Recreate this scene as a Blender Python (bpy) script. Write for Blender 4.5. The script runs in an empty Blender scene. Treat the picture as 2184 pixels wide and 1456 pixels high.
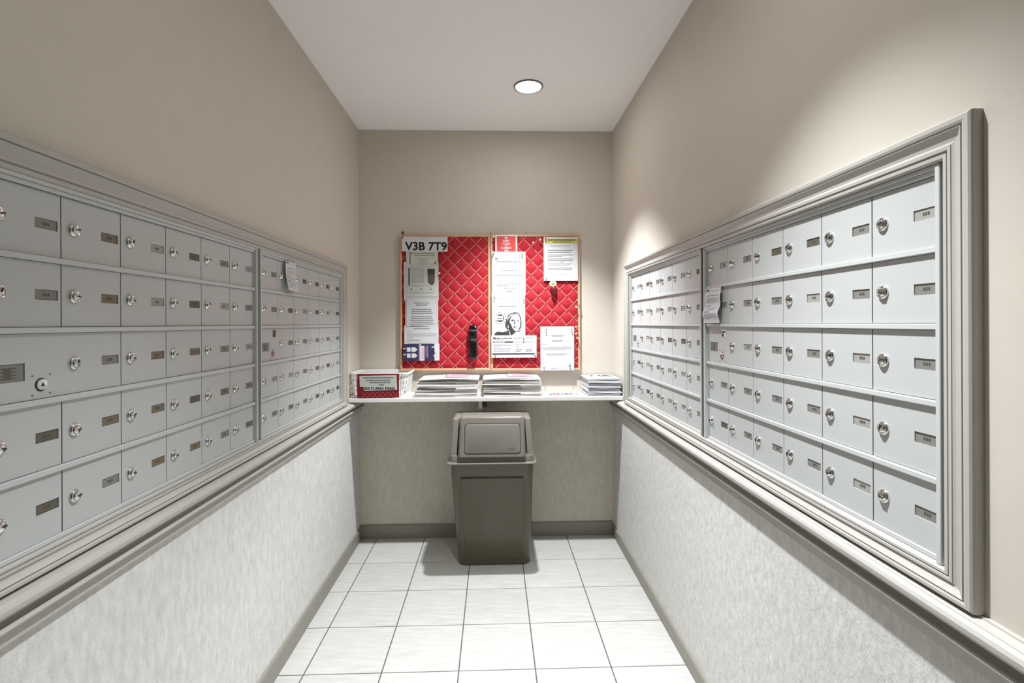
import bpy, bmesh, math, random
from mathutils import Matrix, Vector
random.seed(7)
C = bpy.context.scene
COL = C.collection

# ------------------------------------------------------------------ camera
CAM = (0.0, 0.0, 1.3553)
YAW, ROLL = 0.03126, -0.00445
cd = bpy.data.cameras.new('camera')
cam = bpy.data.objects.new('camera', cd)
COL.objects.link(cam)
cy_, sy_ = math.cos(YAW), math.sin(YAW)
cr_, sr_ = math.cos(ROLL), math.sin(ROLL)
rt, fw, up = Vector((cy_, -sy_, 0)), Vector((sy_, cy_, 0)), Vector((0, 0, 1))
r2, u2 = rt * cr_ + up * sr_, up * cr_ - rt * sr_
cam.matrix_world = Matrix(((r2.x, u2.x, -fw.x, CAM[0]), (r2.y, u2.y, -fw.y, CAM[1]), (r2.z, u2.z, -fw.z, CAM[2]), (0, 0, 0, 1)))
cd.sensor_width = 36.0
cd.sensor_fit = 'HORIZONTAL'
cd.lens = 1066.18 / 2184 * 36
cd.shift_x = (1092 - 1086.86) / 2184
cd.shift_y = (689.66 - 728) / 2184
cd.clip_start = 0.02
C.camera = cam

# ------------------------------------------------------------------ world, lamps, exposure
W = bpy.data.worlds.new('world')
C.world = W
W.use_nodes = True
bgn = W.node_tree.nodes['Background']
bgn.inputs[0].default_value = (1.0, 0.87, 0.70, 1)      # added warm fill through the open rear, acting as an unseen lobby
bgn.inputs[1].default_value = 0.03
LIGHT_Y = (2.589, 1.02)
LIGHT_X = 0.184
for i, ly in enumerate(LIGHT_Y):
    ld = bpy.data.lights.new('downlight_lamp', 'SPOT')
    ld.energy = 240 if i else 212
    ld.color = (0.955, 1.0, 1.03)
    ld.spot_size = math.radians(86 if i else 88)
    ld.spot_blend = 0.95 if i else 0.65
    ld.shadow_soft_size = 0.03
    lo = bpy.data.objects.new('downlight_lamp', ld)
    lo.location = (LIGHT_X, ly, 2.568)
    COL.objects.link(lo)
vs = C.view_settings
vs.view_transform = 'Standard'
vs.look = 'None'
vs.exposure = 0.38
vs.gamma = 1.0
vs.use_curve_mapping = False
C.cycles.max_bounces = 12
C.cycles.diffuse_bounces = 8
C.cycles.sample_clamp_indirect = 6.0

XL, XR, D, H, YB = -0.850, 0.764, 3.19, 2.585, -1.2
PI = math.pi

# ------------------------------------------------------------------ materials
def srgb(r, g, b):
    f = lambda c: (c / 255 / 12.92) if c <= 10.3 else ((c / 255 + 0.055) / 1.055) ** 2.4
    return (f(r), f(g), f(b), 1)

def mat(name, col, rough=0.5, metal=0.0, spec=0.5, noise=None, bump=None, rnd=0.0):
    """noise=(scale xyz, amount, detail): value variation; bump=(scale xyz, strength, distance)."""
    m = bpy.data.materials.new(name)
    m.use_nodes = True
    nt = m.node_tree
    b = nt.nodes['Principled BSDF']
    b.inputs['Base Color'].default_value = col
    b.inputs['Roughness'].default_value = rough
    b.inputs['Metallic'].default_value = metal
    b.inputs['Specular IOR Level'].default_value = spec
    tc = None
    if noise or bump or rnd:
        tc = nt.nodes.new('ShaderNodeTexCoord')
    def nz(scale, detail=4, rough_=0.6):
        mp = nt.nodes.new('ShaderNodeMapping')
        mp.inputs['Scale'].default_value = scale
        nt.links.new(tc.outputs['Object'], mp.inputs['Vector'])
        n = nt.nodes.new('ShaderNodeTexNoise')
        n.inputs['Scale'].default_value = 1.0
        n.inputs['Detail'].default_value = detail
        n.inputs['Roughness'].default_value = rough_
        nt.links.new(mp.outputs[0], n.inputs['Vector'])
        return n
    if noise or rnd:
        hsv = nt.nodes.new('ShaderNodeHueSaturation')
        hsv.inputs['Color'].default_value = col
        mr = nt.nodes.new('ShaderNodeMapRange')
        am = noise[1] if noise else 0
        mr.inputs[1].default_value, mr.inputs[2].default_value = 0.25, 0.75
        mr.inputs[3].default_value, mr.inputs[4].default_value = 1 - am, 1 + am
        if noise:
            nt.links.new(nz(noise[0], noise[2] if len(noise) > 2 else 4).outputs['Fac'], mr.inputs[0])
        else:
            mr.inputs[0].default_value = 0.5
        val = mr.outputs[0]
        if rnd:
            oi = nt.nodes.new('ShaderNodeObjectInfo')
            m2 = nt.nodes.new('ShaderNodeMapRange')
            m2.inputs[3].default_value, m2.inputs[4].default_value = 1 - rnd, 1 + rnd
            nt.links.new(oi.outputs['Random'], m2.inputs[0])
            mu = nt.nodes.new('ShaderNodeMath')
            mu.operation = 'MULTIPLY'
            nt.links.new(val, mu.inputs[0])
            nt.links.new(m2.outputs[0], mu.inputs[1])
            val = mu.outputs[0]
        nt.links.new(val, hsv.inputs['Value'])
        nt.links.new(hsv.outputs[0], b.inputs['Base Color'])
    if bump:
        bp = nt.nodes.new('ShaderNodeBump')
        bp.inputs['Strength'].default_value = bump[1]
        bp.inputs['Distance'].default_value = bump[2]
        nt.links.new(nz(bump[0], 5, 0.65).outputs['Fac'], bp.inputs['Height'])
        nt.links.new(bp.outputs[0], b.inputs['Normal'])
    return m

def emis(name, col, s):
    m = bpy.data.materials.new(name)
    m.use_nodes = True
    b = m.node_tree.nodes['Principled BSDF']
    b.inputs['Base Color'].default_value = (0.8, 0.8, 0.8, 1)
    b.inputs['Emission Color'].default_value = col
    b.inputs['Emission Strength'].default_value = s
    return m

M = {}
M['wall'] = mat('wall_paint', (0.56, 0.515, 0.45, 1), 0.6, spec=0.3, noise=((9, 9, 9), 0.02), bump=((220, 220, 220), 0.06, 0.002))
M['paper'] = mat('wallpaper', (0.61, 0.60, 0.58, 1), 0.75, spec=0.2, noise=((55, 55, 20), 0.15, 5), bump=((75, 75, 28), 0.75, 0.006))
M['paper_shaded'] = mat('wallpaper_end_wall_shaded', (0.60, 0.56, 0.485, 1), 0.75, spec=0.2, noise=((60, 60, 20), 0.10, 5), bump=((80, 80, 28), 0.6, 0.006))  # same wallpaper, the warm shade on the end wall put into its colour
M['ceil'] = mat('ceiling_texture', (0.88, 0.87, 0.86, 1), 0.9, spec=0.1, bump=((95, 95, 95), 0.5, 0.006))
M['trim'] = mat('trim_paint', (0.405, 0.388, 0.358, 1), 0.42, spec=0.45, noise=((30, 30, 30), 0.03))
M['base'] = mat('baseboard_paint', (0.25, 0.235, 0.20, 1), 0.45, spec=0.4)
M['grout'] = mat('grout', (0.11, 0.105, 0.095, 1), 0.9, spec=0.1)
M['tile'] = mat('floor_tile', (0.49, 0.485, 0.46, 1), 0.36, spec=0.4, noise=((7, 46, 10), 0.15, 9), bump=((9, 60, 20), 0.10, 0.002), rnd=0.03)
M['steel'] = mat('painted_steel', (0.445, 0.455, 0.45, 1), 0.42, spec=0.5, noise=((300, 300, 300), 0.02))
M['rail'] = mat('rail_steel', (0.48, 0.495, 0.49, 1), 0.36, spec=0.5)
M['gap'] = mat('dark_gap_shade', (0.05, 0.05, 0.045, 1), 0.8, spec=0.2)  # cabinet metal coloured dark for the shade in the gaps
M['chrome'] = mat('chrome', (0.66, 0.66, 0.64, 1), 0.13, metal=1.0)
M['key'] = mat('keyway', (0.015, 0.014, 0.012, 1), 0.4)
M['card_a'] = mat('card_grey', (0.19, 0.185, 0.165, 1), 0.5)
M['card_b'] = mat('card_dark', (0.095, 0.085, 0.062, 1), 0.5)
M['card_c'] = mat('card_brown', (0.155, 0.125, 0.08, 1), 0.5)
M['card_d'] = mat('card_pale', (0.30, 0.295, 0.27, 1), 0.5)
M['smudge'] = mat('card_print', (0.07, 0.06, 0.045, 1), 0.6)
M['white'] = mat('white_laminate', (0.78, 0.76, 0.73, 1), 0.35, noise=((14, 14, 14), 0.02))
M['plastic_w'] = mat('white_plastic', (0.76, 0.75, 0.74, 1), 0.4)
M['sheet'] = mat('white_sheet', (0.58, 0.58, 0.60, 1), 0.7, spec=0.2)
M['sheet_g'] = mat('greenish_sheet', (0.50, 0.52, 0.46, 1), 0.7, spec=0.2)
M['sheet_gr'] = mat('greyish_sheet', (0.52, 0.52, 0.53, 1), 0.7, spec=0.2)
M['ink'] = mat('ink_black', (0.012, 0.012, 0.014, 1), 0.7, spec=0.2)
M['ink_m'] = mat('ink_grey', (0.19, 0.19, 0.20, 1), 0.7, spec=0.2)
M['ink_l'] = mat('ink_pale', (0.34, 0.34, 0.36, 1), 0.7, spec=0.2)
M['ink_dk'] = mat('ink_charcoal', (0.05, 0.048, 0.045, 1), 0.7, spec=0.2)
M['yellow'] = mat('highlighter', (0.50, 0.47, 0.08, 1), 0.7)
M['red_print'] = mat('red_print', (0.55, 0.045, 0.04, 1), 0.6)
M['navy'] = mat('navy_print', (0.022, 0.02, 0.06, 1), 0.6)
M['purple'] = mat('purple_print', (0.24, 0.15, 0.33, 1), 0.6)
M['pink'] = mat('pink_print', (0.62, 0.34, 0.40, 1), 0.7)
M['blue'] = mat('blue_print', (0.30, 0.34, 0.50, 1), 0.7)
M['fabric'] = mat('red_fabric', (0.36, 0.014, 0.024, 1), 0.85, spec=0.25, noise=((60, 60, 60), 0.22, 6), bump=((260, 260, 260), 0.35, 0.002))
M['sign'] = mat('sign_fabric_shaded', (0.19, 0.010, 0.018, 1), 0.8, spec=0.25, noise=((60, 60, 60), 0.2, 6))  # darker copy of the red fabric, shade put into its colour
M['ribbon'] = mat('ribbon', (0.52, 0.105, 0.10, 1), 0.55, noise=((200, 200, 200), 0.1))
M['stud'] = mat('brass_stud', (0.20, 0.15, 0.09, 1), 0.4, metal=0.3)
M['oak'] = mat('pale_oak', (0.60, 0.36, 0.21, 1), 0.5, noise=((60, 60, 8), 0.12))
M['bin'] = mat('bin_plastic', (0.082, 0.068, 0.044, 1), 0.30, spec=0.5, noise=((500, 500, 500), 0.10, 2), bump=((700, 700, 700), 0.12, 0.001))
M['bin_lid_lit'] = mat('bin_lid_lit_plastic', (0.19, 0.172, 0.148, 1), 0.27, spec=0.5, noise=((500, 500, 500), 0.08, 2), bump=((700, 700, 700), 0.10, 0.001))  # bin plastic made paler, light on the lid put into its colour
M['bin_gap_shade'] = mat('bin_gap_shade', (0.012, 0.01, 0.008, 1), 0.7)
M['gloss'] = mat('black_gloss', (0.004, 0.004, 0.0045, 1), 0.22, bump=((70, 70, 40), 0.35, 0.004))
M['news'] = mat('newsprint', (0.80, 0.78, 0.76, 1), 0.85, spec=0.1, noise=((5, 5, 300), 0.08, 2))
M['news_g'] = mat('newsprint_grey', (0.42, 0.40, 0.39, 1), 0.85, spec=0.1, noise=((9, 9, 400), 0.2, 2))
M['news_d'] = mat('newsprint_dark', (0.07, 0.058, 0.052, 1), 0.85, spec=0.1, noise=((9, 9, 400), 0.2, 2))
M['mag'] = mat('magazine_pages', (0.58, 0.59, 0.62, 1), 0.6, noise=((3, 3, 900), 0.14, 2))
M['petal'] = mat('petal', (0.66, 0.66, 0.36, 1), 0.6)
M['petal_c'] = mat('flower_centre', (0.17, 0.22, 0.08, 1), 0.6)
M['wine'] = mat('wine_red', (0.13, 0.010, 0.016, 1), 0.35)
M['pin_w'] = mat('white_pin', (0.80, 0.78, 0.74, 1), 0.3)
M['pin_k'] = mat('black_pin', (0.015, 0.015, 0.016, 1), 0.35)
M['pin_b'] = mat('grey_pin', (0.12, 0.13, 0.15, 1), 0.35)
M['pin_r'] = mat('red_pin', (0.33, 0.012, 0.02, 1), 0.35)
M['hook'] = mat('hook_metal', (0.55, 0.50, 0.40, 1), 0.35, metal=0.6)
M['nail'] = mat('dark_nail', (0.04, 0.03, 0.02, 1), 0.5)
M['ring'] = mat('ring_metal', (0.22, 0.21, 0.20, 1), 0.35, metal=0.7)
M['lens'] = emis('lamp_lens', (1.0, 0.97, 0.92, 1), 64.0)

# ------------------------------------------------------------------ mesh helpers
class MB:
    def __init__(s):
        s.v, s.f, s.m = [], [], []
    def add(s, vs, fs, mi=0):
        o = len(s.v)
        s.v += [tuple(p) for p in vs]
        for f in fs:
            s.f.append(tuple(i + o for i in f)); s.m.append(mi)
    def quad(s, a, b, c, d, mi=0):
        s.add([a, b, c, d], [(0, 1, 2, 3)], mi)
    def box(s, x0, x1, y0, y1, z0, z1, mi=0, c=0.0):
        if c <= 0:
            vs = [(x, y, z) for x in (x0, x1) for y in (y0, y1) for z in (z0, z1)]
            s.add(vs, [(0, 1, 3, 2), (4, 6, 7, 5), (0, 4, 5, 1), (2, 3, 7, 6), (0, 2, 6, 4), (1, 5, 7, 3)], mi)
            return
        bm = bmesh.new()
        bmesh.ops.create_cube(bm, size=1)
        for v in bm.verts:
            v.co = ((x0 + x1) / 2 + v.co.x * (x1 - x0), (y0 + y1) / 2 + v.co.y * (y1 - y0), (z0 + z1) / 2 + v.co.z * (z1 - z0))
        bmesh.ops.bevel(bm, geom=bm.edges[:] + bm.verts[:], offset=c, segments=2 if c > .002 else 1, affect='EDGES', profile=0.5)
        bm.verts.index_update()
        s.add([v.co[:] for v in bm.verts], [[v.index for v in f.verts] for f in bm.faces], mi)
        bm.free()
    def loft(s, rings, mi=0, cap0=True, cap1=True, close=True):
        n = len(rings[0])
        vs = [p for r in rings for p in r]
        fs = []
        for k in range(len(rings) - 1):
            for i in range(n if close else n - 1):
                j = (i + 1) % n
                fs.append((k * n + i, k * n + j, (k + 1) * n + j, (k + 1) * n + i))
        if cap0: fs.append(tuple(range(n - 1, -1, -1)))
        if cap1: fs.append(tuple((len(rings) - 1) * n + i for i in range(n)))
        s.add(vs, fs, mi)
    def lathe(s, prof, n=16, axis='z', c=(0, 0, 0), mi=0):
        """prof: list of (radius, height) along the axis."""
        rings = []
        for r, h in prof:
            ring = []
            for i in range(n):
                a = 2 * PI * i / n
                p = (r * math.cos(a), r * math.sin(a), h)
                if axis == 'y': p = (p[0], -h, p[1])
                if axis == 'x': p = (h, p[0], p[1])
                ring.append((p[0] + c[0], p[1] + c[1], p[2] + c[2]))
            rings.append(ring)
        s.loft(rings, mi, prof[0][0] > 1e-6, prof[-1][0] > 1e-6)
    def mesh(s, name, mats, smooth=False, recalc=True):
        me = bpy.data.meshes.new(name)
        me.from_pydata(s.v, [], s.f)
        for m in (mats if isinstance(mats, (list, tuple)) else [mats]):
            me.materials.append(m)
        for p, mi in zip(me.polygons, s.m):
            p.material_index = mi
            p.use_smooth = smooth
        if recalc:
            bm = bmesh.new(); bm.from_mesh(me)
            bmesh.ops.recalc_face_normals(bm, faces=bm.faces[:])
            bm.to_mesh(me); bm.free()
        if smooth:
            me.set_sharp_from_angle(angle=math.radians(35))
        me.update()
        return me

def link(name, me, parent=None, loc=(0, 0, 0), rot=None):
    o = bpy.data.objects.new(name, me)
    COL.objects.link(o)
    o.location = loc
    if rot: o.rotation_euler = rot
    if parent: o.parent = parent
    return o

def obj(name, mb, mats, parent=None, loc=(0, 0, 0), rot=None, smooth=False):
    return link(name, mb.mesh(name, mats, smooth), parent, loc, rot)

def tag(o, label, cat=None, group=None, kind=None):
    if label: o['label'] = label
    if cat: o['category'] = cat
    if group: o['group'] = group
    if kind: o['kind'] = kind
    return o

def thing(name, label, cat, loc=(0, 0, 0), rotz=0.0, group=None):
    o = bpy.data.objects.new(name, None)
    COL.objects.link(o)
    o.empty_display_size = 0.05
    o.location = loc
    o.rotation_euler = (0, 0, rotz)
    return tag(o, label, cat, group)

def struct(o, label=None):
    o['kind'] = 'structure'
    if label: o['label'] = label
    return o

def rrect(x0, x1, y0, y1, r, n=4):
    pts = []
    for cx, cy, a0 in ((x1 - r, y0 + r, -PI / 2), (x1 - r, y1 - r, 0), (x0 + r, y1 - r, PI / 2), (x0 + r, y0 + r, PI)):
        for i in range(n + 1):
            a = a0 + PI / 2 * i / n
            pts.append((cx + r * math.cos(a), cy + r * math.sin(a)))
    return pts

_tc = {}
def text_geo(s, bold=0.0):
    """2-D mesh of a string, height of a capital = 1, centred on x, baseline 0."""
    k = (s, bold)
    if k in _tc: return _tc[k]
    cu = bpy.data.curves.new('t', 'FONT')
    cu.body = s; cu.size = 1.0; cu.offset = bold; cu.resolution_u = 3
    o = bpy.data.objects.new('t', cu)
    COL.objects.link(o)
    bpy.context.view_layer.update()
    me = bpy.data.meshes.new_from_object(o.evaluated_get(bpy.context.evaluated_depsgraph_get()))
    vs = [v.co[:] for v in me.vertices]; fs = [tuple(p.vertices) for p in me.polygons]
    bpy.data.objects.remove(o); bpy.data.curves.remove(cu); bpy.data.meshes.remove(me)
    xs = [v[0] for v in vs] or [0, 1]
    cx = (min(xs) + max(xs)) / 2
    CAP = 0.69
    vs = [((v[0] - cx) / CAP, v[1] / CAP) for v in vs]
    _tc[k] = (vs, fs, (max(xs) - min(xs)) / CAP)
    return _tc[k]

# ------------------------------------------------------------------ the setting
def prof_extrude(name, prof, y0, y1, m, side):
    """prof: (protrusion, z) polygon; side -1 = wall at XL, +1 = wall at XR."""
    X = (lambda p: XL + p) if side < 0 else (lambda p: XR - p)
    mb = MB()
    mb.loft([[(X(p), y, z) for p, z in prof] for y in (y0, y1)])
    return obj(name, mb, m)

ZR = 0.855          # wallpaper ends behind the rail
Z0, Z1 = 0.940, 1.6265
HOLE = {-1: (0.830, 2.804), 1: (0.815, 2.790)}
for side, nm in ((-1, 'wall_left'), (1, 'wall_right')):
    a, b = HOLE[side]
    xs = (XL - 0.16, XL) if side < 0 else (XR, XR + 0.16)
    mb = MB()
    mb.box(*xs, YB, D + .1, 0, ZR, 1)
    mb.box(*xs, YB, D + .1, ZR, Z0, 0)
    mb.box(*xs, YB, a, Z0, Z1, 0)
    mb.box(*xs, b, D + .1, Z0, Z1, 0)
    mb.box(*xs, YB, D + .1, Z1, H, 0)
    struct(obj(nm, mb, [M['wall'], M['paper']]))
mb = MB()
mb.box(XL, XR, D, D + .1, 0, 0.90, 1); mb.box(XL, XR, D, D + .1, 0.90, H, 0)
struct(obj('wall_back', mb, [M['wall'], M['paper_shaded']]))
mb = MB(); mb.box(XL - .16, XR + .16, YB, D + .1, H, H + .1)
struct(obj('ceiling', mb, M['ceil']))
mb = MB(); mb.box(XL - .16, XR + .16, YB, D + .1, -.1, -0.0015)
floor = struct(obj('floor', mb, M['grout']))
G = 0.0023
cols = [(-0.850, -0.7435)] + [(-0.7435 + .3 * i, -0.4435 + .3 * i) for i in range(5)]
rows = [(2.8588, 3.19)] + [(2.5588 - .3 * j, 2.8588 - .3 * j) for j in range(13)]
tc_ = {}
for x0, x1 in cols:
    for y0, y1 in rows:
        w, d = round(x1 - x0, 4), round(y1 - y0, 4)
        if (w, d) not in tc_:
            b_ = MB(); b_.box(-w / 2 + G, w / 2 - G, -d / 2 + G, d / 2 - G, -.006, 0, 0, .0012)
            tc_[(w, d)] = b_.mesh('tile', M['tile'])
        link('tile', tc_[(w, d)], floor, ((x0 + x1) / 2, (y0 + y1) / 2, 0))

# base boards
for side, nm, hb in ((-1, 'baseboard_left', .082), (1, 'baseboard_right', .066)):
    struct(prof_extrude(nm, [(0, 0), (.011, 0), (.011, hb - .010), (.008, hb - .003), (.004, hb), (0, hb)], YB, D, M['base'], side))
mb = MB()
pr = [(0, 0), (.011, 0), (.011, .078), (.008, .085), (.004, .088), (0, .088)]
mb.loft([[(x, D - p, z) for p, z in pr] for x in (XL + .012, XR - .012)])
struct(obj('baseboard_back', mb, M['base']))

# chair rails under the mailboxes, then the mitred casings around them
rail_prof = [(0, .808), (.013, .808), (.0145, .832), (.020, .8345), (.0265, .837), (.028, .8405), (.026, .8445), (.017, .8465), (.012, .850), (.0115, .857), (.016, .8605), (.027, .863),
             (.034, .867), (.038, .873), (.0385, .880), (.035, .886), (.028, .8895), (.0265, .8895), (.026, .891), (.012, .8935), (.009, .8935), (.008, .8965), (0, .8965)]
n_ = 0
for side in (-1, 1):
    n_ += 1
    struct(prof_extrude('trim_%d' % n_, rail_prof, YB, D, M['trim'], side))
cas = [(0.0, 0.0), (0.0, .009), (.003, .0115), (.009, .0120), (.0095, .0095), (.0125, .0095), (.013, .0135), (.019, .0140), (.0195, .0125), (.024, .0110), (.030, .0120),
       (.036, .0155), (.041, .0190), (.0425, .0195), (.043, .0165), (.0455, .0165), (.046, .0200), (.050, .0215), (.057, .0215), (.060, .0190), (.061, .015), (.061, 0.0)]
for side in (-1, 1):
    n_ += 1
    a, b = HOLE[side]
    a, b = a + .002, b - .002
    X = (lambda p: XL + p) if side < 0 else (lambda p: XR - p)
    kb = 0.0425 / 0.061
    corner = [lambda o: (a - o, Z0 - o * kb), lambda o: (b + o, Z0 - o * kb), lambda o: (b + o, Z1 + o), lambda o: (a - o, Z1 + o)]
    mb = MB()
    rings = []
    for cf in corner + corner[:1]:
        rings.append([(X(h), *cf(o)) for o, h in cas])
    mb.loft(rings, 0, False, False)
    struct(obj('trim_%d' % n_, mb, M['trim']))

# ------------------------------------------------------------------ recessed downlights
for i, ly in enumerate(LIGHT_Y):
    lab = ['round recessed downlight in the ceiling nearest the notice boards', 'round recessed downlight in the middle of the corridor ceiling',
           ][i]
    t = thing('downlight', lab, 'ceiling light', (LIGHT_X, ly, H), 0, 'recessed downlights')
    mb = MB()
    mb.lathe([(.0645, -.0005), (.0645, -.004), (.069, -.0075), (.0745, -.0065), (.077, -.0005)], 40)
    obj('trim_ring', mb, M['ring'], t, smooth=True)
    mb = MB(); mb.lathe([(.0640, -.0005), (.0640, -.0035), (.045, -.006), (.0001, -.007)], 40)
    obj('lens', mb, M['lens'], t, smooth=True)

# ------------------------------------------------------------------ mailbox banks
UW, UP, DT = 0.1568, 0.1342, 0.0055
def door_mesh(nm, w, wins):
    """front-facing -y plate with recessed label windows; wins: (x0,x1,z0,z1)"""
    x0, x1, z0, z1 = .0014, w - .0014, DT + .0012, UP - DT - .0009
    yf, yb, yr = 0.0, .010, .0032
    mb = MB()
    xs = sorted({x0, x1, *[q for a in wins for q in a[:2]]})
    zs = sorted({z0, z1, *[q for a in wins for q in a[2:]]})
    for i in range(len(xs) - 1):
        for j in range(len(zs) - 1):
            cx, cz = (xs[i] + xs[i + 1]) / 2, (zs[j] + zs[j + 1]) / 2
            if any(a[0] < cx < a[1] and a[2] < cz < a[3] for a in wins): continue
            mb.quad((xs[i], yf, zs[j]), (xs[i + 1], yf, zs[j]), (xs[i + 1], yf, zs[j + 1]), (xs[i], yf, zs[j + 1]))
    for a in wins:
        mb.quad((a[0], yf, a[2]), (a[0], yr, a[2]), (a[1], yr, a[2]), (a[1], yf, a[2]))
        mb.quad((a[0], yf, a[3]), (a[1], yf, a[3]), (a[1], yr, a[3]), (a[0], yr, a[3]))
        mb.quad((a[0], yf, a[2]), (a[0], yf, a[3]), (a[0], yr, a[3]), (a[0], yr, a[2]))
        mb.quad((a[1], yf, a[2]), (a[1], yr, a[2]), (a[1], yr, a[3]), (a[1], yf, a[3]))
        mb.quad((a[0], yr, a[2]), (a[1], yr, a[2]), (a[1], yr, a[3]), (a[0], yr, a[3]))
    mb.quad((x0, yf, z0), (x1, yf, z0), (x1, yb, z0), (x0, yb, z0))
    mb.quad((x0, yf, z1), (x0, yb, z1), (x1, yb, z1), (x1, yf, z1))
    mb.quad((x0, yf, z0), (x0, yb, z0), (x0, yb, z1), (x0, yf, z1))
    mb.quad((x1, yf, z0), (x1, yf, z1), (x1, yb, z1), (x1, yb, z0))
    return mb.mesh(nm, M['steel'], recalc=False)
ZM = UP / 2
WIN = (.1005, .1495, ZM - .0098, ZM + .0098)
door_me = door_mesh('door', UW, [WIN])
WIN2 = tuple(q + (UW if k < 2 else 0) for k, q in enumerate(WIN))
BIG = (.020, .080, .043, .075)
master_me = door_mesh('master_door', 2 * UW, [WIN2, BIG])
mb = MB()
mb.lathe([(.0135, -.0002), (.0135, .0025), (.0120, .0050), (.0112, .0054), (.0104, .0048), (.0092, .0050), (.0080, .0078), (.0060, .0090), (.0001, .0093)], 18, 'y')
mb.box(-.0011, .0075, -.0100, -.0080, -.0013, .0013, 1)
lock_me = mb.mesh('lock', [M['chrome'], M['key']], True)
mb = MB()
mb.lathe([(.0125, -.0002), (.0125, .0006)], 20, 'y', (0, 0, 0), 1)
mb.lathe([(.0105, .0004), (.0100, .0036), (.0001, .0040)], 20, 'y')
mb.add([(-.0036, -.0045, -.003), (.0036, -.0045, -.003), (0, -.0045, .0042)], [(0, 1, 2)], 1)
carrier_me = mb.mesh('carrier_lock', [M['chrome'], M['key']], True)
mb = MB(); mb.lathe([(.0022, -.0002), (.0022, .0006), (.0001, .0010)], 8, 'y')
screw_me = mb.mesh('screw', M['card_a'])
card_me = []
def card(win, m, sm=True):
    cx, cz = (win[0] + win[1]) / 2, (win[2] + win[3]) / 2
    hw, hh = (win[1] - win[0]) / 2 - .0006, (win[3] - win[2]) / 2 - .0006
    b_ = MB()
    b_.box(-hw, hw, .0018, .0030, -hh, hh, 0)
    if sm:
        for k in range(3):
            x = -hw * .28 + k * hw * .22
            b_.quad((x, .0016, -hh * .3), (x + hw * .16, .0016, -hh * .3), (x + hw * .16, .0016, hh * .34), (x, .0016, hh * .34), 1)
    return b_.mesh('label_card', [m, M['smudge']], recalc=False)
CARDS = [card(WIN, M[k]) for k in ('card_a', 'card_b', 'card_c', 'card_d')]
b_ = MB(); b_.box(-.0290, .0290, .0018, .0030, -.0152, .0152, 0)
for k in range(4):
    b_.quad((-.024, .0016, -.011 + k * .006), (.016, .0016, -.011 + k * .006), (.016, .0016, -.0085 + k * .006), (-.024, .0016, -.0085 + k * .006), 1)
b_.quad((-.008, .0015, -.008), (.006, .0015, -.008), (.006, .0015, .010), (-.008, .0015, .010), 1)
bigcard_me = b_.mesh('label_card', [M['card_a'], M['card_b']], recalc=False)

def bank(label, loc, rz, weights, seed, sticker=None):
    rg = random.Random(seed)
    t = thing('mailbox_bank', label, 'mailboxes', loc, rz, 'mailbox banks set into the walls')
    b_ = MB(); b_.box(-.0185, 6 * UW + .0185, .0105, .10, -.003, 5 * UP + .010)
    obj('cabinet_body', b_, M['gap'], t)
    b_ = MB()
    for x0, x1, z0, z1 in ((-.0100, -.0002, -.0035, 5 * UP + .0112), (6 * UW + .0002, 6 * UW + .0100, -.0035, 5 * UP + .0112)):
        b_.box(x0, x1, -.012, .0102, z0, z1, 0, .0012)
    b_.box(-.0002, 6 * UW + .0002, -.010, .0102, 5 * UP + .0035, 5 * UP + .0112, 0, .0012)
    b_.box(-.0002, 6 * UW + .0002, -.006, .0102, 5 * UP - DT + .0005, 5 * UP + .0035, 0, .0008)
    b_.box(-.0002, 6 * UW + .0002, -.004, .0102, -.0035, .0060, 0, .0012)
    obj('face_frame', b_, M['rail'], t)
    b_ = MB(); b_.box(0, 6 * UW, -.0065, .0102, -DT, DT, 0, .0014)
    rm = b_.mesh('divider_rail', M['rail'])
    for k in range(1, 5): link('divider_rail', rm, t, (0, 0, k * UP))
    for r in range(5):
        c = 0
        while c < 6:
            mast = (r == 2 and c == 0)
            d = link('master_door' if mast else 'door', master_me if mast else door_me, t, (c * UW, 0, r * UP))
            if mast:
                d['label'] = 'double-width door with a second lock and a large card'
                link('carrier_lock', carrier_me, d, (.112, 0, .0325))
                for sx in (.0945, .1315):
                    for sz in (.0145, .0500): link('screw', screw_me, d, (sx, 0, sz))
                link('label_card', bigcard_me, d, (.050, 0, .059))
                if sticker:
                    b2 = MB()
                    b2.box(.112, .140, -.0008, .0001, .094, .122, 0)
                    b2.quad((.113, -.0011, .096), (.127, -.0011, .096), (.127, -.0011, .106), (.113, -.0011, .106), 1)
                    b2.quad((.113, -.0011, .109), (.139, -.0011, .109), (.139, -.0011, .114), (.113, -.0011, .114), 1)
                    obj('sticker', b2, [M[sticker[0]], M[sticker[1]]], d)['label'] = sticker[2]
                c0 = UW
            else:
                c0 = 0
            link('lock', lock_me, d, (c0 + .0288, 0, ZM), (0, rg.choice((0, 0, -.25, .35, -1.3)), 0))
            link('label_card', rg.choices(CARDS, weights)[0], d, (c0 + .125, 0, ZM))
            c += 2 if mast else 1
    return t
L90, R90 = PI / 2, -PI / 2
ZB = 0.9439
bank('grey steel mailbox bank without notices, with four clear screws around its carrier lock', (XL, .8528, ZB), L90, (4, 3, 3, 1), 1)
bank('grey steel mailbox bank with a narrow notice on its top row, beside the basket', (XL, 1.8365, ZB), L90, (4, 4, 1, 1), 2, ('card_b', 'wine', 'dark red sticker'))
nb = bank('bright grey steel mailbox bank with a curled notice and a white sticker', (XR + .006, 1.7777, ZB), R90, (6, 1, 0, 4), 3, ('sheet', 'ink_dk', 'white and black sticker'))
b_ = MB(); b_.box(-.0240, -.0104, -.0112, .0100, -.0035, 5 * UP + .0112)  # added black strip, its colour standing for shade between the banks
obj('gap_shade_strip', b_, M['gap'], nb)['label'] = 'dark strip painted as the shade in the gap between the banks'
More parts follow.
